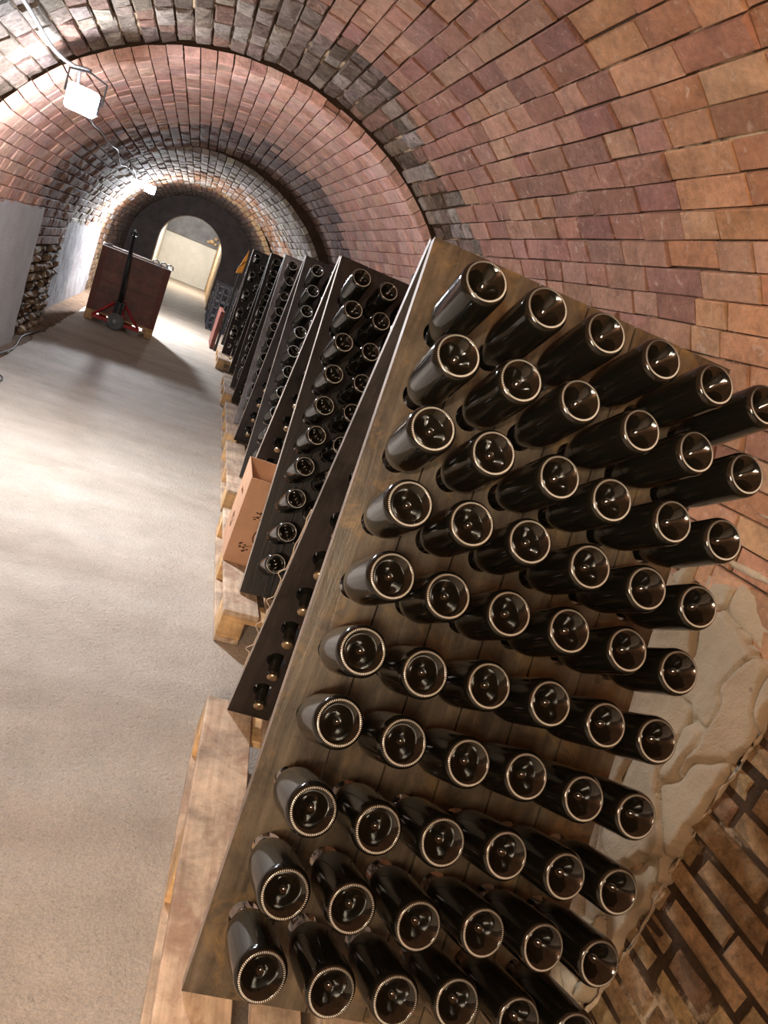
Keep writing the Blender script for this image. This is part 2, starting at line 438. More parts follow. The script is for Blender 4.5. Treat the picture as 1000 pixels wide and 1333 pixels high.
# white rendered patch on the left wall
def slab_patch(name, mat, xw, sgn, ya, yb, za, zb, th, rag, lump, NY=70, NZ=60, top=None):
    """plaster coat on a vertical wall; sgn = direction of its face along x"""
    mb = MB(); vs = []; fs = []
    def P(i, j):
        u, v = i/NY, j/NZ
        y = ya+(yb-ya)*u; z = za+(zb-za)*v
        y += rag*(nz(z*7, 3.3, ya)+.5*nz(z*21, 7.7, ya))*(1 if u > .5 else -1)*(abs(u-.5)*2)**4
        z += rag*(nz(y*7, 9.1, ya)+.6*nz(y*23, 2.7, ya))*(v**6)
        return y, z, u, v
    for i in range(NY+1):
        for j in range(NZ+1):
            y, z, u, v = P(i, j)
            e = min(u*NY, (NY-i), (NZ-j)); d = th*(0 if e < .5 else (.75 if e < 1.5 else 1))
            d += lump(y, z) if e > .5 else -.02
            vs.append((xw+sgn*d, y, z))
    for i in range(NY):
        for j in range(NZ):
            a = i*(NZ+1)+j; q = (a, a+1, a+NZ+2, a+NZ+1); fs.append(q if sgn < 0 else q[::-1])
    mb.add(vs, fs); return struct(mb.build(name, mat, smooth=True))
slab_patch('trim_4', M['panelplaster'], -1.25, 1, 5.2, 6.9, 0.0, 1.2, .03, .02, lambda y, z: .004*nz(y*3, z*3, 1)+.0015*nz(y*20, z*6, 3))

slab_patch('trim_4', M['whitewash'], -1.398, 1, 8.55, 12.3, 0.0, 1.16, .02, .05, lambda y, z: .008*nz(y*4, z*4, 1)+.006*nz(y*16, z*4, 3)+.004*nz(y*30, z*9, 6), NY=140, NZ=60)

# trowelled plaster on the right wall: overlapping slaps with ridges and cracks
def slaps(y, z):
    wy, wz = y+.05*nz(y*5, z*5, 2)+.02*nz(y*14, z*14, 7), z*.62+.05*nz(y*5, z*5, 9)+.02*nz(y*15, z*15, 4)
    d, pts = noise.voronoi(Vector((wy*5.2, wz*5.2, 0.5)))
    e = d[1]-d[0]
    p = pts[0]; h = noise.cell(Vector((p[0]*13.1, p[1]*13.1, p[2]))) 
    slope = .034*((wy*5.2-p[0])*math.cos(h*6.28)+(wz*5.2-p[1])*math.sin(h*6.28))
    crack = -.020*max(0, 1-e/.075)
    return slope+.012*h+crack+.002*nz(y*30, z*30, 1)
def slab_patch_right():
    return slab_patch('trim_5', M['plaster'], 1.742, -1, 1.285, 2.75, -.33, 1.09, .028, .035, slaps, NY=230, NZ=190)
slab_patch_right()
# rough mortar smeared over the courses above and beside the plaster
def smear(name, pts, w, seed, mat):
    mb = MB(); vs = []; fs = []; N = len(pts)
    f, S, h = profile(*S1)
    sm = []
    for i in range(N-1):
        for k in range(14): 
            t = k/14; sm.append((pts[i][0]*(1-t)+pts[i+1][0]*t, pts[i][1]*(1-t)+pts[i+1][1]*t))
    for i, (y, s) in enumerate(sm):
        for k in range(7):
            q = (k-3)/3; ww = w*(1+.8*nz(y*9+s*9, seed, k*.1))*min(1, i/3, (len(sm)-1-i)/3)
            x, z, nx, nz_ = f(min(S, s+q*ww)); d = .012*(1-q*q)*(1+1.2*nz(y*26, s*26+k*.6, seed))-.006
            vs.append((x+nx*d, y+.012*nz(s*20, k+seed, i*.3), z+nz_*d))
    for i in range(len(sm)-1):
        for k in range(6):
            a = i*7+k; fs.append((a, a+7, a+8, a+1))
    mb.add(vs, fs); return struct(mb.build(name, mat, smooth=True))
_, SS, HH = profile(*S1)
top = SS-1.45
smear('trim_6', [(1.28, SS-.02), (1.265, SS-.4), (1.29, SS-.75), (1.27, SS-1.1), (1.28, top+.03)], .022, 3, M['mortar_light'])
for i, (ya, yb, ds) in enumerate(((1.2, 1.75, .06), (1.15, 1.6, .235), (1.0, 1.5, .40))):
    smear('trim_7', [(ya, top-ds+.01), ((ya+yb)/2, top-ds), (yb, top-ds+.008)], .012, 11+i, M['mortar_light'])

# ------------------------------------------------------------------ bottle
def bottle_mesh():
    N = 144
    prof = [(0,.034),(.006,.0325),(.0135,.025),(.021,.0145),(.0275,.0065),(.0315,.0025),(.0336,.0010),(.0346,.0001),(.0378,.0004),
            (.0405,.0034),(.0428,.0075),(.0438,.0125),(.044,.018),(.044,.08),(.044,.128),(.0433,.142),(.0412,.158),(.0373,.176),(.0316,.194),(.0262,.211),(.0222,.227),(.0196,.244),
            (.0180,.258),(.0163,.278),(.0152,.294),(.0152,.2955),(.0168,.2965),(.0170,.3005),(.0150,.303),(.0142,.309),(.0125,.3115),(.0125,.3116),(0,.3118)]
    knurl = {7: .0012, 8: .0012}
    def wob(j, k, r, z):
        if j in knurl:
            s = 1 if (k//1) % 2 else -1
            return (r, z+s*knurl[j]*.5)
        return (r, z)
    mb = MB(); mb.lathe(prof, N, m=lambda j, k: 1 if j < 7 else (2 if (j == 7 and k % 2 == 0) else 0), wob=wob)  # alternate teeth take the painted glint tone
    return mb
_b = bottle_mesh()
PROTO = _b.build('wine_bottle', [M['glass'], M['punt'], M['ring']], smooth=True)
mb = MB(); nn = 42
mb.lathe([(0,.3165),(.0125,.3165),(.0148,.315),(.0158,.3125),(.0168,.3085),(.0160,.3085),(.0145,.312),(0,.3122)], nn, wob=lambda j, k, r, z: (r+(.0006 if k % 2 else -.0004)*(j in (3,4)), z))
mb.build('crown_cap', M['cap'], PROTO, smooth=True)
PROTO_LO = PROTO
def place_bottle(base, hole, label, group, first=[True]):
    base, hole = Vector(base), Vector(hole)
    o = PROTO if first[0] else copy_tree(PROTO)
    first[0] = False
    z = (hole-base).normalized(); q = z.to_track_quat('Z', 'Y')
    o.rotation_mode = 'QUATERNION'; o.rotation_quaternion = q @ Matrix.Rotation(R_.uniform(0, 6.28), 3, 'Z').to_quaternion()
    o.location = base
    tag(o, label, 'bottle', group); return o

# ------------------------------------------------------------------ riddling racks
SU, SD, CU, CD, LB = .11792, .1318, .0678, .1882, .234
TH = .028
def panel_mesh(W, H, ncol, nrow, seed, hole=.029, mirror=False):
    """local: x along the rack, z = 0 at the top edge going DOWN the slope (negative), y=0 outer face, y>0 inner"""
    rd = random.Random(seed); mb = MB()
    xs = [0]+[CU+SU*(i+.5) for i in range(ncol-1)]+[W]
    zs = [0]+[-(CD+SD*(j+.5)) for j in range(nrow-1)]+[-H]
    for i in range(ncol):
        x0, x1 = xs[i]+(.0018 if i else 0), xs[i+1]-(.0018 if i < ncol-1 else 0)
        dy = rd.uniform(-.0012, .0012); dz0 = rd.uniform(-.003, .001) if 0 else 0
        # plank sides, top and bottom
        t = TH
        vs = [(x0,dy,0),(x1,dy,0),(x1,dy+t,0),(x0,dy+t,0),(x0,dy,-H),(x1,dy,-H),(x1,dy+t,-H),(x0,dy+t,-H)]
        mb.add(vs, [(0,1,2,3),(7,6,5,4)], 1)
        mb.add(vs, [(0,3,7,4)], 1 if i == 0 else 0); mb.add(vs, [(1,5,6,2)], 1 if i == ncol-1 else 0)
        for j in range(nrow):
            zt, zb = zs[j], zs[j+1]; cx, cz = CU+SU*i, -(CD+SD*j); n = 24
            circ = []; rect = []
            for k in range(n):
                a = 2*PI*k/n+PI/4; c, s_ = math.cos(a), math.sin(a)
                circ.append((cx+hole*c, cz+hole*s_))
                tx = ((x1-cx) if c > 0 else (x0-cx))/c if abs(c) > 1e-9 else 1e9
                tz = ((zt-cz) if s_ > 0 else (zb-cz))/s_ if abs(s_) > 1e-9 else 1e9
                tt = min(tx, tz); rect.append([cx+tt*c, cz+tt*s_])
            # snap nearest ray points to the rectangle corners
            for (qx, qz) in ((x0,zt),(x1,zt),(x0,zb),(x1,zb)):
                kk = min(range(n), key=lambda k: (rect[k][0]-qx)**2+(rect[k][1]-qz)**2); rect[kk] = [qx, qz]
            vs = [(p[0], dy, p[1]) for p in circ]+[(p[0], dy, p[1]) for p in rect]+[(p[0], dy+t, p[1]) for p in circ]+[(p[0], dy+t, p[1]) for p in rect]
            fs = []
            for k in range(n):
                q = (k+1) % n
                fs += [(k, n+k, n+q, q), (2*n+k, 2*n+q, 3*n+q, 3*n+k), (k, q, 2*n+q, 2*n+k)]
            mb.add(vs, fs, 0)
    return mb
def batten_mesh(W, z, t=.02, w=.05):
    mb = MB(); mb.box((.03, TH, z-w/2), (W-.03, TH+t, z+w/2), ch=.003); return mb

XF = {}
def make_rack(label, top, psi, thA, thB, W, H, ncol, matA, matB, group, seed, wire=False, gapd=.03):
    """top = outer top-left corner of the near panel"""
    root = empty('riddling_rack', (top[0], top[1], .144), psi, label, 'wine rack', group)
    zt = top[2]-.144
    HA = (zt-TH*math.sin(thA)-.0015)/math.cos(thA); HB = (zt-TH*math.sin(thB)-.0015)/math.cos(thB)
    A = panel_mesh(W, HA, ncol, 10, seed).build('front_panel', [matA, M['rackedge']], root)
    B = panel_mesh(W, HB, ncol, 10, seed+1).build('back_panel', [matB, M['rackedge']], root)
    mA = Matrix.Translation((0, 0, zt)) @ Matrix.Rotation(-thA, 4, 'X')          # bottom swings toward -y
    mB = Matrix.Translation((W, gapd*2, zt)) @ Matrix.Rotation(PI, 4, 'Z') @ Matrix.Rotation(-thB, 4, 'X')
    A.matrix_local = mA; B.matrix_local = mB
    rt = Matrix.Translation(root.location) @ Matrix.Rotation(psi, 4, 'Z')
    XF[A.name] = rt @ mA; XF[B.name] = rt @ mB
    # top hinge strap
    for hx in (.1, W-.1):
        mb = MB(); mb.box((hx-.02, TH+.004, -.002), (hx+.02, gapd*2-TH-.004, .002)); mb.tube([(hx-.025, gapd, -.006), (hx+.025, gapd, -.006)], .004)
        h = mb.build('hinge', M['black'], root); h.location = (0, 0, zt-.012)
    if wire:
        mb = MB(); pts = []
        for k in range(90):
            z = -.72-.60*k/89; b = .003+.016*max(0, math.sin(k*.42))**2*(1 if 25 < k < 80 else .2)
            pts.append((W+b, TH*.5-.004+.004*math.sin(k*.3), z))
        mb.tube(pts, .0016, 6); w = mb.build('binding_wire', M['wire'], B, smooth=True)
    return root, A, B
ORD = ['first','second','third','fourth','fifth','sixth','seventh','eighth','ninth','tenth']
# fitted camera (focal in pixels of a 1000x1333 frame, rows = right, down, forward)
FPX, PITCH, YAW, ROLL = 915.6878, -0.251320, 0.363143, 0.394477
TX, TY, TZ, CAMZ = 0.42700, 1.45630, 1.60000, 1.41722
PSI, THETA, PHI, W1, H1 = -0.13540, 0.33201, 0.49859, 0.7336, 1.5307
CAM = Vector((0, 0, CAMZ))
def cam_axes():
    cy, sy = math.cos(YAW), math.sin(YAW)
    f = Vector((sy*math.cos(PITCH), cy*math.cos(PITCH), math.sin(PITCH)))
    rt = Vector((cy, -sy, 0)); up = rt.cross(f)
    c, s = math.cos(ROLL), math.sin(ROLL)
    return c*rt+s*up, -s*rt+c*up, f
CAMX = cam_axes(); CR, CUP, CF = CAMX
def ray(px, py): return CR*((px-500)/FPX) - CUP*((py-666.5)/FPX) + CF

# ---- nearest rack
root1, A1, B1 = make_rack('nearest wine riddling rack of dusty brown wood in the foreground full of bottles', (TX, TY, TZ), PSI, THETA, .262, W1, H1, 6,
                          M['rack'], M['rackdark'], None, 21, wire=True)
u = Vector((math.cos(PSI), math.sin(PSI), 0)); b = Vector((math.sin(PSI), -math.cos(PSI), 0))
d = b*math.sin(THETA)+Vector((0,0,-math.cos(THETA))); a = b*math.cos(PHI)+Vector((0,0,math.sin(PHI)))
T = Vector((TX, TY, TZ)); nrm = u.cross(d).normalized()
PIX = [[(634, 366), (714, 400), (791, 433), (864, 467), (934, 500), (999, 527)],
 [(597, 463), (679, 495), (757, 521), (836, 560), (908, 588), (973, 617)],
 [(564, 558), (643, 590), (729, 621), (797, 651), (877, 679), (943, 703)],
 [(534, 656), (615, 682), (691, 705), (769, 738), (843, 766), (910, 790)],
 [(511.5, 750), (584, 776), (664, 799), (743, 821), (819, 846), (885, 875)],
 [(473, 848), (554, 877), (638, 893), (718, 916), (790, 944), (857, 964.5)],
 [(443, 941), (527, 967), (611, 993.5), (687, 1011), (761, 1040), (829, 1063)],
 [(408, 1056), (492.5, 1080), (577, 1097), (660, 1114), (736.5, 1141), (805, 1161)],
 [(371, 1164.5), (458, 1183), (545, 1205.5), (630, 1215), (708, 1234), (781, 1254.5)],
 [(341, 1272), (431.5, 1292), (515, 1303), (596, 1308), (676, 1331), (749, 1350)]]
for j in range(10):
    for i in range(6):
        hole = T+u*(CU+SU*i)+d*(CD+SD*j); nom = hole+a*LB
        px, py = PIX[j][i]; rr = ray(px, py)
        t = (nom-CAM).dot(nrm)/rr.dot(nrm); base = CAM+rr*t
        base = hole+(base-hole).normalized()*LB
        lab = 'dark bottle in nearest rack, %s row from the top, %s from the left' % (ORD[j], ORD[i])
        # the neck sits on the lower lip of the hole
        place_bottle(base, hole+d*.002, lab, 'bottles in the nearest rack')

def fill(root, A, W, ncol, rows, cols, who, group, outer=True, flip=False, skip=None):
    m = XF[A.name]
    mr = m.to_3x3()
    for j in rows:
        for i in cols:
            if skip and skip(i, j): continue
            hole = m @ Vector((CU+SU*(ncol-1-i if flip else i), 0, -(CD+SD*j)))
            n = (mr @ Vector((0,-1,0))).normalized()
            side = Vector((n.x, n.y, 0)).normalized()
            ax = side*math.cos(PHI)+Vector((0,0,math.sin(PHI)))
            ax = (ax+Vector((R_.uniform(-.03,.03), R_.uniform(-.03,.03), R_.uniform(-.03,.03)))).normalized()
            hole = hole+(mr @ Vector((0,0,-1))).normalized()*.002
            lab = who(i, j)
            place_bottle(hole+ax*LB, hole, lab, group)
NAMES = ['nearest','second','third','fourth','fifth','sixth']
fill(root1, B1, W1, 6, range(10), range(6), lambda i, j: 'bottle in back panel of nearest rack, %s column from aisle, %s from top' % (ORD[i], ORD[j]),
     'bottles behind the nearest rack', flip=True)
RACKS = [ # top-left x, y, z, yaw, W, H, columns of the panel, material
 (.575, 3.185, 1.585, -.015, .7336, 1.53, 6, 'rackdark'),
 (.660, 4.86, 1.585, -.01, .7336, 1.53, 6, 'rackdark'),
 (.700, 6.38, 1.58, -.02, .7336, 1.53, 6, 'racksheen'),
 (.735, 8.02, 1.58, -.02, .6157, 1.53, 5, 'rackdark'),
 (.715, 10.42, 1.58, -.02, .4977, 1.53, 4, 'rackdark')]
DESC = ['second wine riddling rack, dark wood, right behind the nearest one and beside the cardboard carton',
        'third wine riddling rack from the camera, dark wood, behind the carton',
        'fourth wine riddling rack from the camera, plank lightened grey for lamp sheen',
        'fifth wine riddling rack from the camera, dark wood with narrow pale edge',
        'farthest wine riddling rack, dark wood, half filled, beside the orange board']
for k, (x, y, z, ps, W, H, nc, mt) in enumerate(RACKS):
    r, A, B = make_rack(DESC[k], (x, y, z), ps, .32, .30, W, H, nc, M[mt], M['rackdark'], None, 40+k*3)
    nm = NAMES[k+1] if k < 4 else 'farthest'
    sk = (lambda i, j: (i+j) % 2 == 1) if k == 4 else None
    fill(r, A, W, nc, range(10), range(6 if k == 0 else 3), lambda i, j, nm=nm: 'bottle in %s rack, %s column from the aisle, %s from the top' % (nm, ORD[i], ORD[j]),
         'bottles in the %s rack' % nm, skip=sk)
    fill(r, B, W, nc, range(10), range(2 if k < 2 else 1), lambda i, j, nm=nm: 'bottle in back panel of %s rack, %s column from aisle, %s from top' % (nm, ORD[i], ORD[j]),
         'bottles behind the %s rack' % nm, flip=True)

# ------------------------------------------------------------------ pallets
def make_pallet(label, x, y, rz, dark=False, W=.8, L=1.2):
    root = empty('wooden_pallet', (x, y, 0), rz, label, 'pallet', 'pallets under the racks')
    md, mx = (M['palletdark'], M['palletdark']) if dark else (M['pallet'], M['palletx'])
    for bx, bw in ((0,.145),(.1825,.1),(.3275,.145),(.5175,.1),(.655,.145)):
        mb = MB(); mb.box((bx, 0, .122), (bx+bw, L, .144), ch=.002); mb.build('top_board', md, root)
    for by in (0, L/2-.0725, L-.145):
        mb = MB(); mb.box((0, by, .1), (W, by+.145, .122), ch=.002); mb.build('stringer_board', mx, root)
        for bx in (0, W/2-.05, W-.1):
            mb = MB(); mb.box((bx, by, .022), (bx+.1, by+.145, .1), ch=.003); mb.build('block', mx, root)
    for bx in (0, W/2-.05, W-.1):
        mb = MB(); mb.box((bx, 0, 0), (bx+.1, L, .022), ch=.002); mb.build('bottom_board', md, root)
    return root
PAL = [(.292, .745, -.112, 'pale wooden pallet under the nearest rack, at the bottom of the photo'),
       (.498, 2.54, -.03, 'wooden pallet under the second rack and the cardboard carton'),
       (.570, 4.08, -.03, 'wooden pallet under the third rack, just beyond the carton'),
       (.618, 5.55, -.03, 'wooden pallet under the fourth rack with the sheen-lightened plank'),
       (.655, 7.2, -.03, 'wooden pallet under the fifth rack from the camera'),
       (.655, 9.45, -.02, 'wooden pallet under the farthest rack, grey in cold light')]
for (x, y, rz, lb) in PAL: make_pallet(lb, x, y, rz)

# ------------------------------------------------------------------ carton
def make_carton():
    root = empty('cardboard_carton', (.505, 3.02, .145), .0, 'tall open cardboard carton with printed marks standing on the second pallet', 'box')
    w, dp, h, t = .17, .36, .415, .004
    root.rotation_euler = (0, 0, -.05)
    f = MB(); f.box((0,0,0), (w,t,h)); f.build('front_wall', M['card'], root)
    k = MB(); k.box((0,dp-t,0), (w,dp,h)); k.build('back_wall', M['card'], root)
    r = MB(); r.box((w-t,t,0), (w,dp-t,h)); r.build('right_wall', M['card'], root)
    bt = MB(); bt.box((t,t,0), (w-t,dp-t,t)); bt.build('bottom', M['card'], root)
    # left wall with a crescent hand hole: strips around the hole
    l = MB(); y0, y1, z0, z1 = dp*.36, dp*.64, h*.66, h*.72
    l.box((0,t,0), (t,dp-t,z0)); l.box((0,t,z1), (t,dp-t,h)); l.box((0,t,z0), (t,y0,z1)); l.box((0,y1,z0), (t,dp-t,z1))
    lw = l.build('left_wall', M['card'], root)
    s = MB()                                   # round stamp
    for (ra, rb) in ((.034,.040),(.018,.0215)):
        vs = []; n = 40
        for kk in range(n):
            an = 2*PI*kk/n
            for rr in (ra, rb): vs.append((-.0006, dp*.5+rr*math.cos(an), h*.34+rr*math.sin(an)))
        s.add(vs, [(2*kk, 2*kk+1, (2*kk+3) % (2*n), (2*kk+2) % (2*n)) for kk in range(n)])
    for kk in range(6):
        an = kk*PI/3; c, q = math.cos(an), math.sin(an)
        s.tube([(-.0004, dp*.5+.022*c, h*.34+.022*q), (-.0004, dp*.5+.032*c, h*.34+.032*q)], .0016, 5)
    s.build('printed_stamp', M['ink'], lw)
    p = MB()                                   # printed ring and leaf sprigs on the near wall
    n = 40; vs = []
    for kk in range(n):
        an = 2*PI*kk/n
        for rr in (.026, .032): vs.append((w*.72+rr*.9*math.cos(an), -.0006, h*.36+rr*1.2*math.sin(an)))
    p.add(vs, [(2*kk, 2*kk+1, (2*kk+3) % (2*n), (2*kk+2) % (2*n)) for kk in range(n)])
    rd = random.Random(3)
    for (cx, cz) in ((w*.55, h*.60), (w*.45, h*.22)):
        for kk in range(9):
            an = rd.uniform(0, 6.28); q = rd.uniform(.008, .03); ca, sa = math.cos(an), math.sin(an)
            X, Z = cx+q*ca, cz+q*sa*.9; e = .008
            p.add([(X-e, -.0006, Z), (X, -.0006, Z-e*.5), (X+e, -.0006, Z), (X, -.0006, Z+e*.6)], [(0,1,2,3)])
        p.tube([(cx-.03, -.0004, cz-.012), (cx+.03, -.0004, cz+.012)], .0014, 5)
    p.build('printed_design', M['ink'], root)
make_carton()

# ------------------------------------------------------------------ pallet jack and bin
BR = .10
bx0, by0 = -1.035, 9.80
palb = empty('wooden_pallet', (bx0, by0, 0), BR, 'tan wooden pallet carrying the red-brown bin in the aisle', 'pallet')
BW, BD = .84, .62
for xx in (0, BW/2-.05, BW-.10):
    mb = MB(); mb.box((xx, 0, 0), (xx+.10, BD, .105), ch=.006); mb.build('runner', M['palletx'], palb)
mb = MB(); mb.box((0, 0, .105), (BW, BD, .127), ch=.003); mb.build('deck', M['palletx'], palb)
bn = empty('storage_bin', (bx0, by0, .128), BR, 'large red-brown board bin with steel rim on a pallet in the aisle', 'bin')
HB_ = .79
def bin_wall(lo, hi, n, axis):
    mb = MB()
    for k in range(n):
        z0, z1 = HB_*k/n, HB_*(k+1)/n
        mb.box((lo[0], lo[1], z0), (hi[0], hi[1], z1), ch=.002)
    return mb
bin_wall((.03,.012,0), (BW-.03,.034,0), 6, 0).build('front_board', M['rust'], bn)
bin_wall((.03,BD-.034,0), (BW-.03,BD-.012,0), 6, 0).build('back_board', M['rust'], bn)
bin_wall((.008,.03,0), (.03,BD-.03,0), 6, 0).build('side_board', M['rust'], bn)
bin_wall((BW-.03,.03,0), (BW-.008,BD-.03,0), 6, 0).build('side_board', M['rust'], bn)
for xx in (0, BW-.07):
    for yy in (0, BD-.05):
        mb = MB(); mb.box((xx, yy, 0), (xx+.07, yy+.012, HB_)); mb.box((xx if xx == 0 else xx+.058, yy, 0), ((xx+.012) if xx == 0 else xx+.07, yy+.05, HB_)); mb.build('corner_post', M['rustpost'], bn)
mb = MB()
for (p, q) in (((0,0),(BW,0)), ((BW,0),(BW,BD)), ((BW,BD),(0,BD)), ((0,BD),(0,0))):
    mb.tube([(p[0], p[1], HB_+.006), (q[0], q[1], HB_+.006)], .007, 6)
mb.build('steel_rim', M['steel'], bn)
mb = MB(); mb.add([(-.004,-.004,HB_+.012),(.11,-.004,HB_+.012),(.1,.02,HB_+.055),(.0,.02,HB_+.02),(-.004,.01,HB_+.012),(.11,.01,HB_+.012),(.1,.028,HB_+.055),(.0,.028,HB_+.02)],
    [(0,1,2,3),(7,6,5,4),(0,4,5,1),(1,5,6,2),(2,6,7,3),(3,7,4,0)]); mb.build('corner_plate', M['steel'], bn)
for kk, xx in enumerate((.60, .70, .78)):
    mb = MB(); mb.tube([(xx, .0, HB_+.012), (xx+.005, .0, HB_+.055), (xx+.035, .01, HB_+.065), (xx+.07, .01, HB_+.05), (xx+.075, .01, HB_+.012)], .009, 8); mb.build('clasp', M['steel'], bn, smooth=True)

jk = empty('pallet_jack', (bx0+.375, by0-.01, 0), BR, 'red hand pallet jack with upright black handle in front of the bin', 'pallet jack')
for sx in (-.16, .16):
    mb = MB(); mb.box((sx-.045+(0), .02, .045), (sx+.045, .62, .095), ch=.006)
    fk = mb.build('fork', M['red'], jk)
mb = MB(); mb.box((-.29, -.055, .05), (.29, .012, .095), ch=.006); mb.build('cross_frame', M['red'], jk)
for sx, e in ((-1, .28), (1, .28)):
    mb = MB(); mb.tube([(sx*e, -.03, .085), (sx*.07, -.05, .31)], .016, 8); mb.build('brace', M['red'], jk, smooth=True)
mb = MB(); mb.box((-.08, -.075, .10), (.08, .005, .20), ch=.01); mb.tube([(.02,-.035,.2),(.02,-.035,.36)], .045, 14); mb.build('pump', M['red'], jk)
mb = MB(); mb.tube([(-.01,-.09,.08),(-.01,-.09,.34)], .055, 14); mb.box((-.06,-.13,.26), (.05,-.05,.36), ch=.01); mb.build('pump_cylinder', M['black'], jk)
hd = MB(); hd.tube([(-.01,-.10,.33),(-.04,-.13,.75),(-.07,-.16,1.16)], [.034,.028,.022], 10); hd.tube([(-.07,-.158,1.15),(-.072,-.165,1.21)], .014, 8)
hdl = hd.build('handle', M['black'], jk, smooth=True)
g = MB(); g.tube([(-.07+(.036*math.cos(t)), -.166, 1.175+.03*math.sin(t)) for t in [k*2*PI/20 for k in range(21)]], .009, 8); g.build('grip_loop', M['black'], hdl, smooth=True)
g = MB(); g.lathe([(0,0),(.014,.0),(.014,.02),(0,.022)], 12, M=Matrix.Translation((-.072,-.166,1.212))); g.build('handle_tip', M['steel'], hdl, smooth=True)
for wx in (-.005,):
    mb = MB(); Mx = Matrix.Translation((wx-.035,-.14,.092)) @ Matrix.Rotation(PI/2, 4, 'Y') @ Matrix.Rotation(0, 4, 'Z')
    Mw = Matrix.Translation((wx,-.15,.105)) @ Matrix.Rotation(-.55, 4, 'Z') @ Matrix.Rotation(PI/2, 4, 'X')
    mb.lathe([(0,-.03),(.02,-.03),(.07,-.024),(.096,-.028),(.104,-.018),(.104,.018),(.096,.028),(.07,.024),(.02,.03),(0,.03)], 28, M=Mw)
    w = mb.build('steering_wheel', M['rubber'], jk)
    h = MB(); h.lathe([(0,-.036),(.022,-.036),(.026,-.03),(.026,.03),(.022,.036),(0,.036)], 16, M=Mw); h.build('hub', M['steel'], w)

# ------------------------------------------------------------------ crates, boards
def make_crate(x, y, z, lab, rz=0):
    root = empty('bottle_crate', (x, y, z), rz, lab, 'crate', 'dark crates by the right wall')
    W, D, H = .42, .62, .27
    mb = MB(); t = .014
    for k in range(7):
        yy = D*k/6
        mb.box((0, max(0, yy-t/2), 0), (t, min(D, yy+t/2), H)); mb.box((W-t, max(0, yy-t/2), 0), (W, min(D, yy+t/2), H))
    for k in range(5):
        xx = W*k/4
        mb.box((max(0, xx-t/2), 0, 0), (min(W, xx+t/2), t, H)); mb.box((max(0, xx-t/2), D-t, 0), (min(W, xx+t/2), D, H))
    fr = mb.build('lattice', M['crate'], root)
    mb = MB()
    for z in (0, H*.48, H-.02):
        mb.box((0,0,z), (W,.016,z+.02)); mb.box((0,D-.016,z), (W,D,z+.02)); mb.box((0,.016,z), (.016,D-.016,z+.02)); mb.box((W-.016,.016,z), (W,D-.016,z+.02))
    mb.build('rail', M['crate'], root)
    mb = MB(); mb.box((.016,.016,.004), (W-.016,D-.016,.012)); mb.build('base', M['crate'], root)
    return root

for ci, (x, y, nlev) in enumerate(((.56, 13.6, 3), (.56, 14.5, 3), (.57, 15.4, 2))):
    for lv in range(nlev):
        make_crate(x, y, .001+lv*.274, 'dark plastic lattice crate, %s of the %s stack along the right wall' % (('bottom','middle','top')[lv] if nlev == 3 else ('bottom','top')[lv], ('front','middle','rear')[ci]))
pb = MB(); pb.box((.60, 11.15, .0), (.66, 11.95, .58), ch=.004)
tag(pb.build('wooden_board', M['rustpost']), 'red-brown wooden board on edge between far rack and dark crates', 'board')
ob = empty('orange_board', (.62, 11.05, 0), 0, 'orange triangular board sticking up beside the farthest rack', 'board')
mb = MB(); zs = 1.18; t = .012
pts = [(0,0), (.02,.10), (.085,.36), (.10,.20), (.085,.03)]
n = len(pts); vs = [(p[0], 0, zs+p[1]) for p in pts]+[(p[0], t, zs+p[1]) for p in pts]
mb.add(vs, [tuple(range(n))[::-1], tuple(range(n, 2*n))]+[(k, (k+1) % n, n+(k+1) % n, n+k) for k in range(n)]); mb.build('board', M['orange'], ob)
mb = MB(); mb.tube([(.0,-.003,zs+.08), (.1,-.003,zs+.21)], .006, 6); mb.build('strap', M['black'], ob)
mb = MB(); mb.box((.045,.012,0), (.08,.04,zs+.2)); mb.build('post', M['black'], ob)

# ------------------------------------------------------------------ lamps and cables
def floodlight(loc, lab, aim, yaw, power, col, lens, back=.42):
    root = empty('floodlight', loc, yaw, lab, 'lamp', 'floodlights along the vault')
    w, h = .155, .10
    mb = MB(); mb.box((-w/2, -.02, -.03), (w/2, .05, .0+h*.75), ch=.012)
    hs = mb.build('housing', M['lampbody'], root)
    mb = MB(); mb.box((-w/2+.006, -.05, -.045), (w/2-.006, -.0205, h*.72), ch=.012); mb.build('lens', lens, root)
    mb = MB(); mb.tube([(-w/2-.008,.02,.03),(-w/2-.008,.02,.13),(0,.02,.15),(w/2+.008,.02,.13),(w/2+.008,.02,.03)], .005, 6); mb.build('bracket', M['lampbody'], root)
    ld = bpy.data.lights.new('lamp_light', 'POINT'); ld.energy = power*back; ld.color = col; ld.shadow_soft_size = .05
    lo = bpy.data.objects.new('lamp_light', ld); COL.objects.link(lo); lo.parent = root; lo.location = (0, -.10, -.15)
    ld = bpy.data.lights.new('lamp_beam', 'AREA'); ld.energy = power*(1-back); ld.color = col; ld.shape = 'RECTANGLE'; ld.size = w; ld.size_y = h; ld.spread = PI
    lo = bpy.data.objects.new('lamp_beam', ld); COL.objects.link(lo); lo.parent = root; lo.location = (0, -.075, -.05)
    lo.rotation_euler = Vector(aim).to_track_quat('-Z', 'Y').to_euler()
    return root
COOL = (.86, .92, 1.0); WARM = (1.0, .83, .60)
M['fill_lens'] = mat_emit('lit_fill_lens', (1.0, .86, .66), 4)  # warm lens shared by the added fill lamps
floodlight((-.69, 4.12, 1.79), 'nearest lit floodlight hanging on the ceiling at upper left', (.1,-.6,-1), .1, 105, COOL, M['lens'])
floodlight((-.855, 12.0, 1.80), 'second lit floodlight farther down the tunnel above the bin', (.1,-.6,-1), .1, 230, COOL, M['lens'])
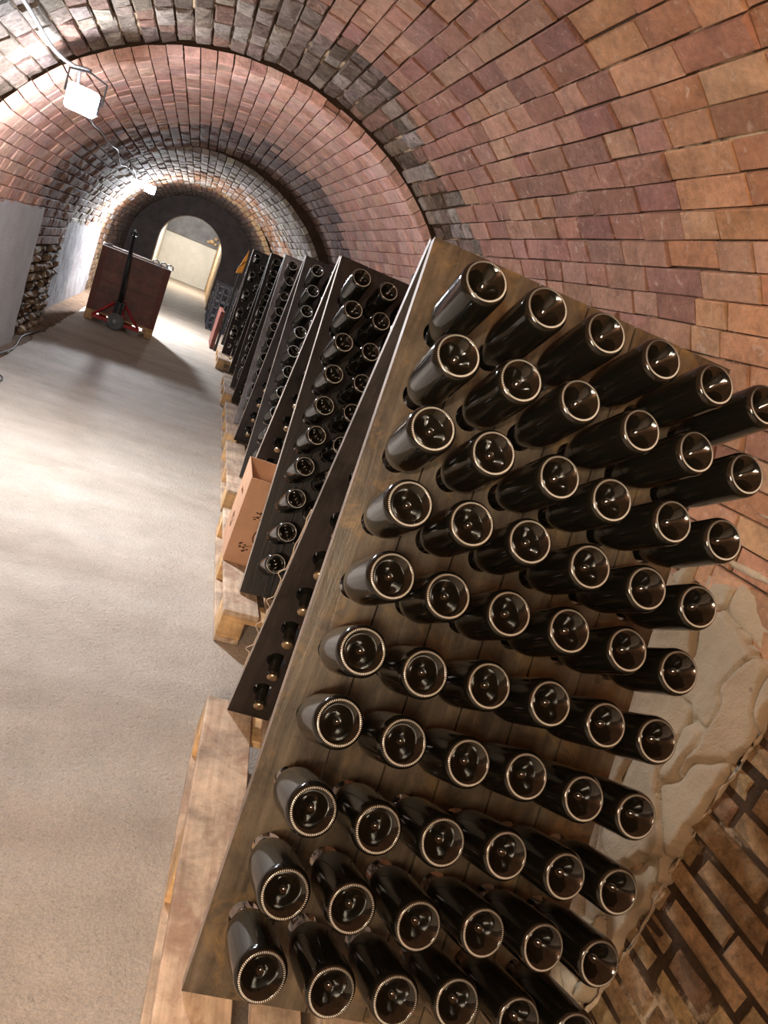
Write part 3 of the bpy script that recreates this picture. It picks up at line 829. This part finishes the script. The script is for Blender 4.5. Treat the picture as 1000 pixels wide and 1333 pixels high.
floodlight((-.68, -1.25, 1.79), 'unseen fill floodlight added behind the camera to brighten the near floor', (.1,-.6,-1), PI, 105, (1,.84,.66), M['fill_lens'], back=.5)  # added unseen fill lamp, brightens the near floor and vault
wl = empty('fill_panel', (-.02, -.38, 0), PI-.08, 'unseen warm fill panel on a stand, added behind the camera', 'lamp')  # unseen panel and stand invented for the warm light, placed to hide shadows
mb = MB(); mb.box((-.25, -.03, 1.16), (.25, .03, 1.52), ch=.012); mb.build('housing', M['lampbody'], wl)
mb = MB(); mb.box((-.23, -.045, 1.18), (.23, -.0305, 1.50), ch=.004); mb.build('lens', M['fill_lens'], wl)
mb = MB(); mb.tube([(0,.01,.0),(0,.01,1.16)], .014, 10); mb.build('pole', M['black'], wl)
for k in range(3):
    an = k*2*PI/3; mb = MB(); mb.tube([(0,.01,.35),(.28*math.cos(an),.01+.28*math.sin(an),.008)], .009, 8); mb.build('leg', M['black'], wl)
ld = bpy.data.lights.new('lamp_beam', 'AREA'); ld.energy = 21; ld.color = WARM; ld.shape = 'RECTANGLE'; ld.size = .46; ld.size_y = .32; ld.spread = PI
lo = bpy.data.objects.new('lamp_beam', ld); COL.objects.link(lo); lo.parent = wl; lo.location = (0, -.05, 1.34); lo.rotation_euler = Vector((-.6,-1,.12)).to_track_quat('-Z', 'Y').to_euler()
# tube light in the corridor
tl = MB(); tl.tube([(-.25,22,2.02),(.04,22,2.02)], .022, 10)
tub = tag(tl.build('tube_lamp', M['tube']), 'small lit tube lamp under the corridor ceiling beyond the arch', 'lamp')
mb = MB(); mb.box((-.29,21.97,2.043),(.08,22.03,2.075)); mb.box((-.22,21.99,2.075),(-.2,22.01,2.349)); mb.box((0,21.99,2.075),(.02,22.01,2.349)); mb.build('hanger', M['steel'], tub)
ld = bpy.data.lights.new('corridor_light', 'POINT'); ld.energy = 170; ld.color = (1,.97,.9); ld.shadow_soft_size = .1
lo = bpy.data.objects.new('corridor_light', ld); COL.objects.link(lo); lo.parent = tub; lo.location = (-.1, 21.7, 1.85)

def vault_pt(sec, x, off):
    xc, zc, R = sec[:3]; r = R-off; dx = x-xc; return zc+math.sqrt(max(r*r-dx*dx, 0))
pc = MB(); pts = []
y = -1.2
while y < 12.05:
    sec = S1 if y < 4.40 else (S2 if y < 8.35 else S3)
    sag = .012+.018*(.5+.5*math.sin(y*5.2))
    x = -.79-.115*max(0, (y-5)/7)+.012*math.sin(y*3.1)
    pts.append((x, y, vault_pt(sec, x, .05+sag))); y += .06
pc.tube(pts, .009, 8)
for (lx, ly, lz) in ((-.69, 4.13, 1.95), (-.855, 12.01, 1.92)):
    k = min(range(len(pts)), key=lambda q: abs(pts[q][1]-ly+.12)); p = Vector(pts[k]); e = Vector((lx, ly+.02, lz))
    pc.tube([p, p.lerp(e, .4)+Vector((0,0,-.01)), p.lerp(e, .8), e], .006, 6)
tag(pc.build('power_cable', M['cable'], smooth=True), 'pale power cable sagging along the ceiling between the floodlights', 'cable')
fc = MB(); fc.tube([(-1.17+.03*math.sin(k*.5), 4.6+k*.12, .024+.004*math.sin(k)) for k in range(28)], .006, 6)
tag(fc.build('floor_cable', M['blackcable'], smooth=True), 'black cable lying along the foot of the left wall', 'cable')
lw = MB(); cx, cy = -1.03, 5.45
lw.tube([(cx+.055*math.cos(t)*(1+.15*math.sin(t)), cy+.16*math.sin(t), .006) for t in [k*2*PI/28 for k in range(29)]], .005, 6)
tag(lw.build('wire_loop', M['blackcable'], smooth=True), 'small dark wire loop on the floor at the left edge of the photo', 'wire')

# ------------------------------------------------------------------ camera, world
cd = bpy.data.cameras.new('camera'); cam = bpy.data.objects.new('camera', cd); COL.objects.link(cam)
rot = Matrix((CAMX[0], CAMX[1], -CAMX[2])).transposed()
cam.matrix_world = Matrix.Translation(CAM) @ rot.to_4x4()
cd.sensor_fit = 'AUTO'; cd.sensor_width = 36; cd.lens = FPX*36/1333; cd.clip_start = .02
sc = bpy.context.scene; sc.camera = cam
w = bpy.data.worlds.new('world'); sc.world = w; w.use_nodes = True
w.node_tree.nodes['Background'].inputs[0].default_value = (.9,.95,1,1); w.node_tree.nodes['Background'].inputs[1].default_value = .02
sc.view_settings.view_transform = 'Standard'; sc.view_settings.look = 'None'; sc.view_settings.gamma = 1; sc.view_settings.exposure = .3
